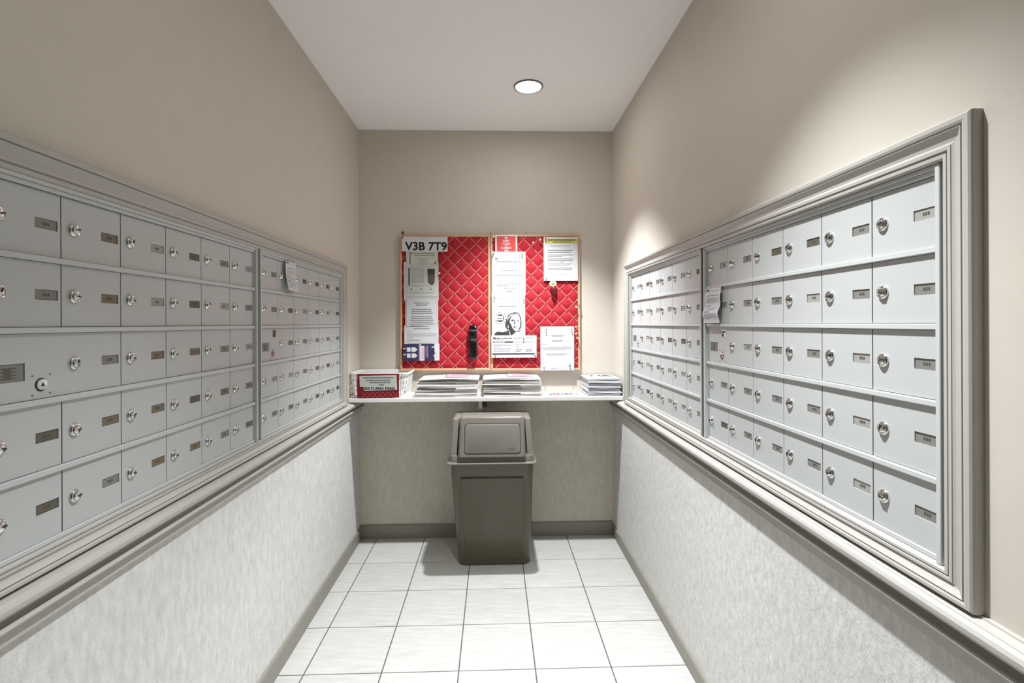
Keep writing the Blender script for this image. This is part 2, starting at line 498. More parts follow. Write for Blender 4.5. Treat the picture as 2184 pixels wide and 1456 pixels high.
bank('grey steel mailbox bank without any notice, beside the stack of magazines', (XR + .006, 2.761, ZB), R90, (4, 3, 0, 6), 4)

# ------------------------------------------------------------------ sheets of paper with print
class Print:
    """flat print laid on a warped sheet; coordinates are fractions of the sheet, y down."""
    def __init__(s, w, h, warp):
        s.w, s.h, s.warp = w, h, warp
        s.mb = MB(); s.mats = []
    def mi(s, m):
        if m not in s.mats: s.mats.append(m)
        return s.mats.index(m)
    def P(s, x, y, lay):
        X, Z = (x - .5) * s.w, (.5 - y) * s.h
        return (X, s.warp(X, Z) - .0007 - .00025 * lay, Z)
    def bar(s, x0, y0, x1, y1, m, lay=0, nx=None, ny=None):
        nx = nx or max(1, int(abs(x1 - x0) * s.w / .03)); ny = ny or max(1, int(abs(y1 - y0) * s.h / .03))
        vs = [s.P(x0 + (x1 - x0) * i / nx, y0 + (y1 - y0) * j / ny, lay) for j in range(ny + 1) for i in range(nx + 1)]
        s.mb.add(vs, [(j * (nx + 1) + i, (j + 1) * (nx + 1) + i, (j + 1) * (nx + 1) + i + 1, j * (nx + 1) + i + 1) for j in range(ny) for i in range(nx)], s.mi(m))
    def poly(s, pts, m, lay=0):
        s.mb.add([s.P(x, y, lay) for x, y in pts], [tuple(range(len(pts)))], s.mi(m))
    def disc(s, x, y, r, m, lay=0, n=14, a0=0, a1=2 * PI):
        k = n + (0 if a1 - a0 > 6.2 else 1)
        s.poly([(x + r / s.w * math.cos(a0 + (a1 - a0) * i / n), y + r / s.h * math.sin(a0 + (a1 - a0) * i / n)) for i in range(k)], m, lay)
    def text(s, t, x, y, cap, m, lay=1, bold=0.0, fit=None, skew=0.0, fat=0.0):
        """cap: capital height in metres; y: baseline; fit: width in metres"""
        vs, fs, w = text_geo(t, bold)
        sx = (fit / w) if fit else cap
        for dx in ((-fat, 0, fat) if fat else (0,)):
            s.mb.add([s.P(x + (a * sx + dx + b * cap * skew) / s.w, y - b * cap / s.h, lay + dx * 200) for a, b in vs], fs, s.mi(m))
    def line(s, x0, x1, y, th, m, rg, lay=0, gap=.007):
        """one line of print too small to read, broken into words"""
        x = x0
        while x < x1 - .01:
            l = rg.uniform(.03, .11)
            s.bar(x, y - th / 2, min(x + l, x1), y + th / 2, m, lay, 1, 1)
            x += l + gap
    def para(s, x0, x1, y0, y1, n, m, rg, th=.45, last=.6, center=False):
        for i in range(n):
            y = y0 + (y1 - y0) * (i + .5) / n
            e = x1 if i < n - 1 else x0 + (x1 - x0) * last
            a = x0
            if center:
                k = rg.uniform(0, .08); a, e = x0 + k, x1 - k
            s.line(a, e, y, th * (y1 - y0) / n, m, rg)

def sheet(name, label, cat, x, y, z, w, h, m, warp=None, rotz=0.0, tilt=0.0, group=None, fn=None, nx=8, ny=12, th=.0005):
    warp = warp or (lambda X, Z: 0.0)
    t = thing(name, label, cat, (x, y, z), rotz, group)
    t.rotation_euler = (0, tilt, rotz)
    mb = MB()
    fr = [((i / nx - .5) * w, (j / ny - .5) * h) for j in range(ny + 1) for i in range(nx + 1)]
    idx = [(j * (nx + 1) + i, j * (nx + 1) + i + 1, (j + 1) * (nx + 1) + i + 1, (j + 1) * (nx + 1) + i) for j in range(ny) for i in range(nx)]
    mb.add([(X, warp(X, Z) - th / 2, Z) for X, Z in fr], idx)
    mb.add([(X, warp(X, Z) + th / 2, Z) for X, Z in fr], [f[::-1] for f in idx])
    k = (nx + 1) * (ny + 1)
    edge = [i for i in range(nx)] + [j * (nx + 1) + nx for j in range(ny)] + [ny * (nx + 1) + i for i in range(nx, 0, -1)] + [j * (nx + 1) for j in range(ny, 0, -1)]
    off = 0
    mb.f += [(edge[i], edge[(i + 1) % len(edge)], edge[(i + 1) % len(edge)] + k, edge[i] + k) for i in range(len(edge))]
    mb.m += [0] * len(edge)
    obj('paper_sheet', mb, m, t, smooth=True)
    if fn:
        p = Print(w, h, warp)
        fn(p, random.Random(len(label)))
        if p.mb.f:
            link('print', p.mb.mesh('print', p.mats, recalc=False), t)
    return t
def curl(a, ph=0.0, b=0.0, h=.28):
    return lambda X, Z: -a * (0.5 - 0.5 * math.cos(6.0 * (Z / h + .5) + ph)) - b * max(0, (-.25 * h - Z) / h) ** 1.5 - a * .5 * math.sin(9 * X / .2 + ph) * .5

YP = 3.1545     # plane of the notices pinned to the boards
K, KM, KL, KD = M['ink'], M['ink_m'], M['ink_l'], M['ink_dk']

# ------------------------------------------------------------------ notice boards
def board(label, x0, x1, z0, z1, cx, cz, seed):
    w, h = x1 - x0, z1 - z0
    t = thing('notice_board', label, 'notice board', (x0, D, z0), 0, 'red quilted notice boards')
    S = 0.0910                      # diagonal of a quilted diamond
    FW = 0.013
    ox, oz = cx - x0, cz - z0
    yb, yr = -.020, -.0225
    def puff(x, z):
        a, b = ((x - ox) + (z - oz)) / S, ((x - ox) - (z - oz)) / S
        e = min(1, min(x - FW, w - FW - x, z - FW, h - FW - z) / .02)
        return -(.0215 + .0075 * max(0, e) * (abs(math.sin(PI * a)) * abs(math.sin(PI * b))) ** .55)
    b_ = MB(); b_.box(.004, w - .004, -.018, -.0005, .004, h - .004)
    obj('backing_panel', b_, M['oak'], t)
    nx, nz = 84, 126
    b_ = MB()
    vs = []
    for j in range(nz + 1):
        for i in range(nx + 1):
            x, z = FW + (w - 2 * FW) * i / nx, FW + (h - 2 * FW) * j / nz
            vs.append((x, puff(x, z), z))
    b_.add(vs, [(j * (nx + 1) + i, j * (nx + 1) + i + 1, (j + 1) * (nx + 1) + i + 1, (j + 1) * (nx + 1) + i) for j in range(nz) for i in range(nx)])
    obj('padded_fabric', b_, M['fabric'], t, smooth=True)
    for a in ((0, w, 0, FW), (0, w, h - FW, h), (0, FW, FW, h - FW), (w - FW, w, FW, h - FW)):
        b_ = MB(); b_.box(a[0], a[1], -.027, 0, a[2], a[3], 0, .002)
        obj('frame_strip', b_, M['oak'], t)
    # ribbons: two families at 45 degrees, clipped to the panel
    X0, X1, Z0_, Z1_ = FW, w - FW, FW, h - FW
    hw = .0046
    for fam in (1, -1):
        for k in range(-24, 25):
            # x-ox - fam*(z-oz) = k*S   for fam=+1 the ribbon rises to the right
            c = k * S + ox - fam * oz
            lo, hi = (Z0_, Z1_)
            za, zb = sorted(((X0 - c) * fam, (X1 - c) * fam))
            lo, hi = max(lo, za), min(hi, zb)
            if hi - lo < .02: continue
            b_ = MB()
            q = .7071 * hw
            n = max(2, int((hi - lo) / .011))
            rr = []
            y = -.0245 - (.0014 if fam > 0 else 0)
            for i in range(n + 1):
                z = lo + (hi - lo) * i / n
                x = c + fam * z
                rr.append([(x - q, y, z + fam * q), (x + q, y, z - fam * q), (x + q, y + .0035, z - fam * q), (x - q, y + .0035, z + fam * q)])
            rr = [[(min(max(p[0], X0), X1), p[1], min(max(p[2], Z0_), Z1_)) for p in r] for r in rr]
            b_.loft([rr[0], rr[-1]])
            obj('ribbon', b_, M['ribbon'], t)
    b_ = MB()
    for a in range(-30, 31):
        for b in range(-30, 31):
            if (a + b) % 2: continue
            x, z = ox + a * S / 2, oz + b * S / 2
            if X0 + .004 < x < X1 - .004 and Z0_ + .004 < z < Z1_ - .004:
                b_.lathe([(.0052, .0255), (.0044, .0278), (.0001, .0290)], 8, 'y', (x, 0, z))
    o = obj('studs', b_, M['stud'], t, smooth=True)
    o['kind'] = 'stuff'
    return t
bl = board('red quilted notice board with the postal code sign and the black case', -.590, -.0225, 1.0615, 1.917, -.1558, 1.3619, 1)
br = board('red quilted notice board with the portrait poster and the flower pin', -.0195, .5475, 1.0585, 1.918, .3276, 1.5718, 2)
def hanger(par, x, z, m, nm):
    b_ = MB()
    b_.box(x - .004, x + .004, -.004, 0, z - .001, z + .024, 0, .001)
    b_.lathe([(.0034, .004), (.0034, .0065), (.001, .0072)], 8, 'y', (x, 0, z + .018))
    obj(nm, b_, m, par)
hanger(bl, .0155, .8560, M['nail'], 'hanger')
hanger(br, .003, .8600, M['hook'], 'hanger')
hanger(br, .227, .8600, M['hook'], 'hanger')

# notices on the board with the postal code -------------------------------
def f_code(p, rg):
    p.text('V3B 7T9', .525, .905, .0495, K, 1, .026, fit=.262)
    p.bar(.42, .085, .60, .11, KL, 0)
sheet('postal_code_sign', 'white paper sign with bold black letters V3B 7T9', 'sign', -.4315, YP - .004, 1.856, .285, .094, M['sheet'], curl(.001, 1, 0, .094), tilt=.008, fn=f_code)
def f_A(p, rg):
    p.bar(.10, .02, .14, .30, KM); p.bar(.16, .03, .20, .08, KM)
    p.line(.22, .90, .060, .018, KM, rg); p.line(.24, .88, .105, .018, KM, rg)
    p.para(.30, .72, .16, .32, 5, KL, rg, .4, .8, True)
    p.line(.12, .80, .355, .012, KL, rg)
    p.bar(.07, .375, .105, .76, K)
    p.line(.12, .58, .405, .012, KM, rg)
    for k in range(11): p.line(.13, .34, .44 + .026 * k, .010, KL, rg); 
    for k in range(11): p.line(.37, .56, .44 + .026 * k, .010, KL, rg)
    p.poly([(.66, .40), (.90, .40), (.885, .70), (.81, .765), (.68, .70)], KD)
    p.poly([(.68, .52), (.88, .52), (.87, .69), (.81, .745), (.695, .69)], M['card_b'], 1)
    p.bar(.12, .765, .74, .775, KL)
    for x in (.165, .47, .77): p.disc(x, .845, .0042, K)
    p.line(.12, .90, .92, .012, KL, rg)
sheet('notice', 'greenish notice with a dark brown pocket picture and three dots, under the postal code sign', 'notice', -.4485, YP - .0025, 1.6715, .199, .287, M['sheet_g'], curl(.0015, .5), fn=f_A)
sheet('notice', 'white sheet mostly hidden behind the greenish notice', 'notice', -.455, YP - .0005, 1.624, .216, .240, M['sheet'], curl(.001, .5))
def f_C(p, rg):
    p.bar(.03, .02, .04, .98, KM); p.bar(.955, .02, .96, .98, KL); p.bar(.03, .015, .96, .022, KL)
    p.text('NOTICE TO ALL', .50, .205, .0075, KM, 1, 0, fit=.092, fat=.0005)
    p.text('RESIDENTS', .50, .275, .0075, KM, 1, 0, fit=.070, fat=.0005)
    p.para(.13, .87, .36, .56, 3, KM, rg, .40, .9, True)
    p.para(.12, .88, .60, .97, 6, KM, rg, .40, .7, True)
sheet('notice', 'white notice headed NOTICE TO ALL RESIDENTS, below the dark pocket picture', 'notice', -.4525, YP - .0015, 1.4265, .205, .190, M['sheet_gr'], curl(.0012, 2, 0, .19), fn=f_C)
def f_D(p, rg):
    p.bar(.04, .035, .72, .060, KM)
    p.para(.18, .82, .12, .20, 1, KM, rg, .5, 1, True)
    p.line(.08, .22, .30, .03, KL, rg)
    p.para(.08, .94, .38, .68, 3, KL, rg, .4, .2)
    p.para(.08, .50, .72, .80, 1, KM, rg, .45, .9); p.para(.10, .90, .88, .97, 1, KL, rg, .4, .9)
sheet('notice', 'greyish letter between the residents notice and the navy flyer', 'notice', -.455, YP - .0028, 1.2845, .214, .121, M['sheet_gr'], curl(.0012, 1, 0, .12), fn=f_D)
def f_N(p, rg):
    p.bar(0, 0, .43, 1, M['navy']); p.bar(.49, 0, .86, 1, M['navy']); p.bar(.435, 0, .455, 1, KM, 0)
    p.bar(.49, .12, .585, 1, M['sheet'], 1); p.bar(.51, .2, .565, .9, M['pink'], 2)
    p.bar(.615, .15, .64, .80, M['purple'], 1); p.bar(.655, .10, .685, .85, M['purple'], 1)
    for yy in (.34, .70):
        p.bar(.10, yy - .13, .20, yy + .13, M['sheet'], 1)
        p.poly([(.23, yy - .14), (.32, yy - .14), (.395, yy), (.32, yy + .14), (.23, yy + .14)], M['sheet'], 1)
        p.bar(.0, yy - .09, .07, yy - .03, M['sheet'], 1)
    p.bar(.205, .25, .225, .42, KM, 1)
    p.poly([(.78, .18), (.86, .14), (.90, .70), (.84, .76)], M['sheet'], 1); p.poly([(.80, .24), (.85, .20), (.875, .62), (.845, .66)], M['navy'], 2)
sheet('flyer', 'navy flyer with white arrows and purple stripes', 'flyer', -.4555, YP - .0036, 1.178, .226, .105, M['sheet'], curl(.001, 0, 0, .1), fn=f_N)

# notices on the board with the portrait -----------------------------------
def f_keep(p, rg):
    p.bar(.07, .075, .93, 1.0, M['red_print'])
    Wm = M['sheet']
    cx = .50
    p.poly([(cx - .055, .24), (cx - .075, .13), (cx - .03, .18), (cx, .11), (cx + .03, .18), (cx + .075, .13), (cx + .055, .24)], Wm, 1)
    p.text('KEEP', cx, .405, .0125, Wm, 1, 0, fit=.038, fat=.0009)
    p.text('CALM', cx, .575, .0125, Wm, 1, 0, fit=.046, fat=.0009)
    p.text('AND', cx, .665, .0060, Wm, 1, 0, fit=.019, fat=.0004)
    p.text('CARRY', cx, .825, .0125, Wm, 1, 0, fit=.066, fat=.0009)
    p.text('ON', cx, .965, .0105, Wm, 1, 0, fit=.024, fat=.0009)
sheet('small_poster', 'small red poster with a white crown and white capitals', 'poster', .0795, YP, 1.8605, .139, .107, M['sheet'], curl(.0008, 0, 0, .1), fn=f_keep)
def f_E(p, rg):
    p.disc(.135, .175, .011, KL, 0, 12, PI, 2 * PI); p.poly([(.09, .185), (.13, .13), (.18, .185)], KM, 1)
    p.bar(.82, .07, .835, .17, KM); p.bar(.85, .055, .97, .065, KL)
    p.line(.13, .88, .235, .018, KM, rg)
    p.bar(.48, .30, .495, .40, KL); p.bar(.52, .30, .535, .40, KL); p.bar(.485, .29, .53, .305, KL)
    p.line(.28, .74, .435, .020, KM, rg)
    p.line(.08, .92, .555, .012, KM, rg)
    p.para(.14, .94, .63, .70, 2, KL, rg, .4, .7); p.para(.14, .90, .725, .80, 2, KM, rg, .35, .5)
    p.line(.34, .70, .845, .012, KM, rg); p.line(.42, .62, .90, .03, KL, rg); p.line(.46, .58, .93, .02, KM, rg)
sheet('notice', 'white letter with a mountain logo, under the small red poster', 'notice', .095, YP - .002, 1.672, .213, .273, M['sheet'], curl(.0012, .3), fn=f_E)
def f_F(p, rg):
    q = lambda x, y: ((x - 150) / 870, (y - 170) / 1160 )      # drawing grid of the poster
    def P(pts, m, lay=1): p.poly([q(*a) for a in pts], m, lay)
    p.text('Be kind, be calm, be safe...', .46, q(0, 325)[1], .0062, KM, 1, .004, fit=.150, skew=.2)
    p.text('Wash your hands', q(565, 0)[0], q(0, 445)[1], .0052, KM, 1, .004, fit=.074)
    p.para(*(q(320, 0)[0], q(800, 0)[0]), q(0, 485)[1], q(0, 525)[1], 1, KM, rg, .55, 1)
    p.line(q(480, 0)[0], q(700, 0)[0], q(0, 585)[1], .006, KL, rg)
    vc = q(368, 805); r = .0235
    n = 12
    for i in range(n):
        a = 2 * PI * (i + .5) / n
        ca, sa = math.cos(a), math.sin(a)
        A = [(vc[0] + (ca * d - sa * e) / p.w, vc[1] + (sa * d + ca * e) / p.h) for d, e in ((r * .9, .0006), (r * 1.50, .0006), (r * 1.50, -.0006), (r * .9, -.0006))]
        p.poly(A, KD, 1)
        p.disc(vc[0] + ca * r * 1.55 / p.w, vc[1] + sa * r * 1.55 / p.h, .0030, KD, 1, 8)
        a += PI / n
        p.disc(vc[0] + math.cos(a) * r * 1.3 / p.w, vc[1] + math.sin(a) * r * 1.3 / p.h, .0016, KM, 1, 6)
    p.disc(*vc, r, KD, 2, 20)
    p.bar(q(225, 0)[0], q(0, 750)[1], q(440, 0)[0], q(0, 862)[1], M['sheet'], 3)
    p.line(q(285, 0)[0], q(430, 0)[0], q(0, 815)[1], .022, KM, rg, 4)
    # a plain stencil portrait: shoulder, neck, hair, pale face
    P([(185, 1315), (225, 1190), (290, 1145), (430, 1160), (520, 1145), (575, 1100), (640, 1300), (640, 1318)], KD)
    P([(575, 1060), (650, 1250), (700, 1215), (760, 1160), (840, 1120), (700, 900), (600, 900)], KD)
    P([(490, 1000), (520, 860), (570, 740), (640, 690), (760, 655), (860, 690), (910, 800), (925, 960), (905, 1060), (860, 1100), (700, 1100), (600, 1080), (545, 1090)], KD, 2)
    P([(640, 800), (720, 740), (820, 700), (870, 760), (895, 880), (890, 1000), (850, 1090), (800, 1135), (740, 1120), (690, 1060), (655, 980), (610, 900)], M['sheet'], 3)
    P([(560, 790), (640, 710), (740, 685), (700, 720), (620, 790), (545, 880)], KL, 3)
    P([(640, 750), (760, 690), (830, 690), (870, 750), (760, 720), (660, 790)], KL, 4)
    P([(645, 870), (680, 850), (725, 868), (690, 885)], K, 5); P([(800, 870), (835, 852), (865, 872), (835, 890)], KM, 5)
    P([(640, 845), (690, 822), (735, 840), (690, 835)], KD, 5); P([(735, 835), (755, 850), (760, 940), (735, 960), (785, 970), (725, 965)], KD, 5)
    P([(695, 1015), (740, 1000), (805, 1025), (745, 1040)], KM, 5); P([(715, 1045), (760, 1040), (745, 1070)], KD, 5)
    P([(810, 1145), (910, 1105), (870, 1145)], KD, 2)
    P([(560, 985), (580, 985), (585, 1050), (570, 1070)], M['sheet'], 4)
    P([(765, 1245), (825, 1325), (795, 1325), (765, 1310)], KD)
sheet('poster', 'white poster with a black stencil portrait and a round spiky virus drawing', 'poster', .092, YP - .0042, 1.4035, .210, .290, M['sheet'], curl(.001, 2), fn=f_F)
def f_G(p, rg):
    p.bar(.04, .09, .10, .165, KD); p.bar(.115, .11, .20, .155, KD); p.line(.22, .46, .13, .055, KM, rg)
    p.line(.50, .68, .12, .05, KL, rg); p.line(.76, .93, .10, .03, KL, rg)
    p.line(.08, .28, .20, .02, KM, rg)
    p.bar(.03, .275, .48, .315, KM); p.bar(.30, .270, .48, .320, K, 1); p.bar(.03, .275, .05, .32, K, 1); p.bar(.53, .285, .95, .31, KL)
    p.para(.05, .44, .36, .52, 3, KL, rg, .35, .4); p.para(.05, .44, .56, .74, 3, KL, rg, .35, .9)
    p.para(.54, .66, .38, .56, 3, KL, rg, .35, .6); p.para(.54, .68, .60, .74, 2, KM, rg, .35, .8); p.para(.76, .90, .60, .74, 2, KM, rg, .35, .9)
    p.bar(.025, .80, .955, .855, K)
sheet('notice', 'wide white notice with a thick black bar, under the portrait poster', 'notice', .1255, YP - .0062, 1.210, .285, .141, M['sheet'], curl(.0012, 0, 0, .14), fn=f_G)
def f_H(p, rg):
    p.bar(.05, .045, .99, .145, M['yellow']); p.bar(.11, .058, .93, .078, KD, 1); p.line(.27, .80, .115, .016, KD, rg, 1)
    p.para(.20, .85, .185, .225, 1, KL, rg, .5, .9); 
    p.para(.12, .86, .285, .37, 2, KM, rg, .42, .9); p.para(.12, .86, .395, .46, 2, KM, rg, .40, .55)
    p.para(.12, .86, .48, .56, 2, KM, rg, .42, .98); p.line(.48, .60, .573, .012, KM, rg); p.para(.12, .84, .60, .66, 2, KM, rg, .38, .9)
    p.para(.12, .84, .69, .76, 2, KM, rg, .40, .98); p.para(.25, .72, .83, .88, 2, KL, rg, .4, .6)
sheet('notice', 'white notice with a yellow highlighted heading, above the flower pin', 'notice', .4245, YP - .002, 1.7625, .217, .277, M['sheet'], curl(.001, 1.2), fn=f_H)
def f_I(p, rg):
    p.line(.74, .83, .065, .008, M['pink'], rg)
    p.line(.32, .70, .205, .022, KL, rg); p.line(.34, .66, .225, .014, KL, rg)
    p.line(.35, .65, .325, .018, KM, rg); p.bar(.18, .338, .92, .341, KL)
    p.line(.07, .26, .41, .012, KL, rg); p.para(.07, .93, .46, .54, 4, KL, rg, .38, .8)
    p.para(.18, .82, .61, .66, 2, KL, rg, .5, .85); p.line(.30, .50, .955, .008, KL, rg)
sheet('notice', 'white letter held by four dark pins, at the lower corner beside the magazines', 'notice', .400, YP - .002, 1.1965, .214, .278, M['sheet'], curl(.001, 2.5), fn=f_I)

# pins: a head on a short collar --------------------------------------------
def pin_mesh(m, r=.0052):
    b_ = MB()
    b_.lathe([(.0008, -.004), (.0008, .0), (r * .85, .0003), (r, .0016), (r * .6, .003), (r * .55, .0075), (r * .9, .009), (r * .95, .0105), (r * .6, .0118), (.0001, .0120)], 12, 'y')
    return b_.mesh('push_pin', m, True)
PIN = {k: pin_mesh(M['pin_' + k], r) for k, r in (('w', .0052), ('k', .0046), ('b', .0042), ('r', .0050))}
WP = 'push pins on the notice boards'
for k, x, z, lab in (
    ('w', .2948, 1.8823, 'white push pin between the small red poster and the highlighted notice'),
    ('w', .2501, 1.8644, 'white push pin beside the small red poster, the nearer of two'),
    ('w', .5319, 1.5013, 'white push pin at the oak frame, upper of the two below the flower'),
    ('w', .5197, 1.4566, 'white push pin by the oak frame, lower of the two below the flower'),
    ('w', .5185, 1.3316, 'white push pin beside the top edge of the four-pinned letter'),
    ('w', .5200, 1.2899, 'white push pin in the middle of three beside the four-pinned letter'),
    ('w', .5249, 1.2631, 'white push pin lowest of three beside the four-pinned letter'),
    ('w', .0020, 1.8998, 'white push pin beside the upper corner of the small red poster'),
    ('w', -.3405, 1.6722, 'white push pin at the edge of the greenish notice'),
    ('k', -.0020, 1.7932, 'black push pin in the corner of the letter with the mountain logo'),
    ('k', -.5674, 1.8963, 'black push pin in the corner of the postal code sign'),
    ('k', -.3657, 1.7371, 'black push pin above the dark pocket picture'),
    ('b', .180, 1.790, 'grey push pin in the corner opposite the mountain logo'),
    ('b', .003, 1.522, 'grey push pin at the portrait poster beside its first words'),
    ('b', .190, 1.508, 'grey push pin at the portrait poster beside its last words'),
    ('b', .187, 1.262, 'grey push pin at the top edge of the wide notice'),
    ('b', .009, 1.154, 'grey push pin at the bottom of the wide notice, by the middle frame strips'),
    ('b', .258, 1.154, 'grey push pin at the bottom of the wide notice, near the four-pinned letter'),
    ('b', .328, 1.316, 'grey push pin in the top corner of the four-pinned letter, by the wide notice'),
    ('b', .489, 1.318, 'grey push pin in the top corner of the four-pinned letter, by the white pins'),
    ('b', .315, 1.075, 'grey push pin in the bottom corner of the four-pinned letter, by the wide notice'),
    ('k', .478, 1.088, 'black push pin in the bottom corner of the four-pinned letter, near the magazines'),
    ('b', .332, 1.640, 'grey push pin at the bottom corner of the highlighted notice'),
    ('r', .3265, 1.889, 'red push pin at the top corner of the highlighted notice')):
    o = link('push_pin', PIN[k], None, (x, YP - .0085, z), (random.uniform(-.2, .2), 0, random.uniform(-.2, .2)))
    tag(o, lab, 'push pin', WP)

# black glossy case hanging on the board ---------------------------------------
t = thing('black_case', 'glossy black case hanging on the red board above the newspapers', 'case', (-.131, 3.139, 1.127))
rings = []
for s_, hw, hd in ((0, .008, .005), (.006, .019, .010), (.02, .0235, .013), (.06, .0255, .015), (.10, .0265, .0155), (.125, .0245, .0135), (.128, .0225, .0115), (.131, .0245, .0135),
                   (.17, .0255, .015), (.1835, .0245, .0135), (.1865, .0225, .0115), (.1895, .0245, .0135), (.212, .0245, .0135), (.218, .021, .011), (.220, .012, .005)):
    rings.append([(x + .002 * math.sin(s_ * 30), y, s_) for x, y in rrect(-hw, hw, -hd, hd, min(hw, hd) * .8, 4)])
mb = MB(); mb.loft(rings); obj('case_body', mb, M['gloss'], t, smooth=True)
for s_ in (.1275, .1865):
    mb = MB(); mb.loft([[(x, y, z) for x, y in rrect(-.0238, .0238, -.0128, .0128, .009, 4)] for z in (s_ - .0022, s_ + .0022)])
    obj('strap', mb, M['pin_b'], t, smooth=True)['label'] = 'grey strap'
mb = MB(); mb.lathe([(.003, .0), (.0042, .002), (.0001, .004)], 10, 'y', (.016, -.0135, .208))
obj('snap_button', mb, M['pin_w'], t, smooth=True)['label'] = 'white snap button'

# artificial flower pin ------------------------------------------------------------
t = thing('flower_pin', 'pale yellow flower in a dark red holder pinned under the highlighted notice', 'flower', (.373, 3.139, 1.603))
for k in range(7):
    a = 2 * PI * k / 7 + .3
    mb = MB()
    pts = []
    for s_, wd, dy in ((.004, .004, 0), (.011, .0075, -.004), (.018, .0085, -.004), (.0235, .005, .001)):
        pts.append([(s_ * math.cos(a) - e * wd * math.sin(a), dy + f, s_ * math.sin(a) + e * wd * math.cos(a)) for e, f in ((-1, 0), (0, -.003), (1, 0), (0, .001))])
    mb.loft(pts); obj('petal', mb, M['petal'], t, smooth=True)
mb = MB(); mb.lathe([(.009, .000), (.008, .005), (.0001, .0075)], 10, 'y'); obj('flower_centre', mb, M['petal_c'], t, smooth=True)
mb = MB(); mb.lathe([(.004, -.088), (.005, -.070), (.009, -.062), (.0175, -.050), (.019, -.030), (.0165, -.018), (.012, -.012)], 14, 'z', (.003, .002, 0)); obj('holder', mb, M['wine'], t, smooth=True)

# ------------------------------------------------------------------ shelf and what stands on it
ZS = 0.9225
t = thing('wall_shelf', 'long white shelf across the end wall under the notice boards', 'shelf', (0, D, .899))
mb = MB(); mb.box(XL + .001, XR - .001, -.258, -.001, 0, ZS - .899, 0, .003)
obj('shelf_board', mb, M['white'], t)
mb = MB()
mb.loft([[(x, y, z) for y, z in ((-.001, -.078), (-.02, -.078), (-.17, -.030), (-.188, -.052), (-.198, -.052), (-.203, -.006), (-.203, 0), (-.001, 0))] for x in (-.093, -.075)])
b = obj('bracket', mb, M['plastic_w'], t)
mb = MB(); mb.box(-.066, -.046, -.012, -.001, -.075, -.001, 0, .001); obj('wall_plate', mb, M['ring'], t)

# white plastic basket ---------------------------------------------------------------
t = thing('plastic_basket', 'white perforated plastic basket with a red RETURN MAIL sign on the shelf', 'basket', (-.674, 3.062, ZS))
def bask_ring(s_, n=72):
    wx, wy = .1520 + .0165 * s_, .1060 + .009 * s_
    pts = rrect(-wx, wx, -wy, wy, .028, 6)
    # resample to even spacing
    L = [0]
    for i in range(len(pts)):
        a, b_ = pts[i], pts[(i + 1) % len(pts)]
        L.append(L[-1] + math.hypot(b_[0] - a[0], b_[1] - a[1]))
    out = []
    for k in range(n):
        d = L[-1] * k / n
        i = max(j for j in range(len(pts)) if L[j] <= d + 1e-9)
        f = (d - L[i]) / max(1e-9, L[i + 1] - L[i])
        a, b_ = pts[i], pts[(i + 1) % len(pts)]
        out.append((a[0] + (b_[0] - a[0]) * f, a[1] + (b_[1] - a[1]) * f))
    return out
HB, NB = .145, 112
lev = [0, .012, .018, .042, .047, .071, .076, .100, .112, .132, .145]
mb = MB()
vs = [(x, y, z + .001) for z in lev for x, y in bask_ring(z / HB, NB)]
fs = []
for k in range(len(lev) - 1):
    for i in range(NB):
        j = (i + 1) % NB
        hole = (k in (2, 4, 6, 8)) and i % 2 == 0
        if not hole: fs.append((k * NB + i, k * NB + j, (k + 1) * NB + j, (k + 1) * NB + i))
fs.append(tuple(range(NB - 1, -1, -1)))
mb.add(vs, fs)
o = obj('basket_wall', mb, M['plastic_w'], t)
sm = o.modifiers.new('thickness', 'SOLIDIFY'); sm.thickness = .0022; sm.offset = -1
mb = MB()
rr = []
for i in range(NB):
    pass
ra, rb = bask_ring(1.0, NB), [(x * 1.028, y * 1.036) for x, y in bask_ring(1.0, NB)]
prof_r = [(ra, HB - .008), (rb, HB - .008), (rb, HB + .001), (ra, HB + .003)]
rings = [[(x, y, z) for x, y in R_] for R_, z in prof_r]
mb.loft(rings + rings[:1], 0, False, False)
obj('rim', mb, M['plastic_w'], t, smooth=True)
sg = MB()
sw, sh_ = .242, .138
nx, nz = 24, 14
sg.add([((i / nx - .5) * sw, -.0012 - .0008 * abs(math.sin(PI * ((i / nx) * sw + (j / nz) * sh_) / .064)) * abs(math.sin(PI * ((i / nx) * sw - (j / nz) * sh_) / .064)), j / nz * sh_) for j in range(nz + 1) for i in range(nx + 1)],
       [(j * (nx + 1) + i, j * (nx + 1) + i + 1, (j + 1) * (nx + 1) + i + 1, (j + 1) * (nx + 1) + i) for j in range(nz) for i in range(nx)])
sg.box(-sw / 2, sw / 2, -.0008, .0005, 0, sh_)
card_o = obj('sign_card', sg, M['sign'], t, (-.003, -.1225, .004), smooth=True)
card_o['label'] = 'red quilted sign card'
p = Print(sw, sh_, lambda X, Z: -.0032)
p.P = lambda x, y, lay: ((x - .5) * sw, -.0024 - .0003 * lay, (1 - y) * sh_)
rg = random.Random(3)
p.poly([(.055, .075), (.945, .055), (.955, .58), (.955, .685), (.165, .70), (.155, .535), (.065, .535)], M['sheet_g'])
p.poly([(.155, .56), (.955, .535), (.955, .685), (.165, .70)], M['sheet'], 1)
for y, a, b_ in ((.155, .15, .87), (.265, .22, .80), (.355, .30, .80), (.455, .52, .64)): p.line(a, b_, y, .045, KM, rg, 2)
p.text('RETURN MAIL', .555, .672, .0165, KD, 2, 0, fit=.180, fat=.0016)
for a in range(9):
    x = -.02 + a * .125
    for s_ in (1, -1):
        p.poly([(x, .995), (x + .012, .995), (x + .012 + s_ * .125, .76), (x + s_ * .125, .76)] if 0 <= x + s_ * .125 <= .985 and 0 <= x <= .985 else [(0.01, .99), (.012, .99), (.012, .988)], M['ribbon'], 0)
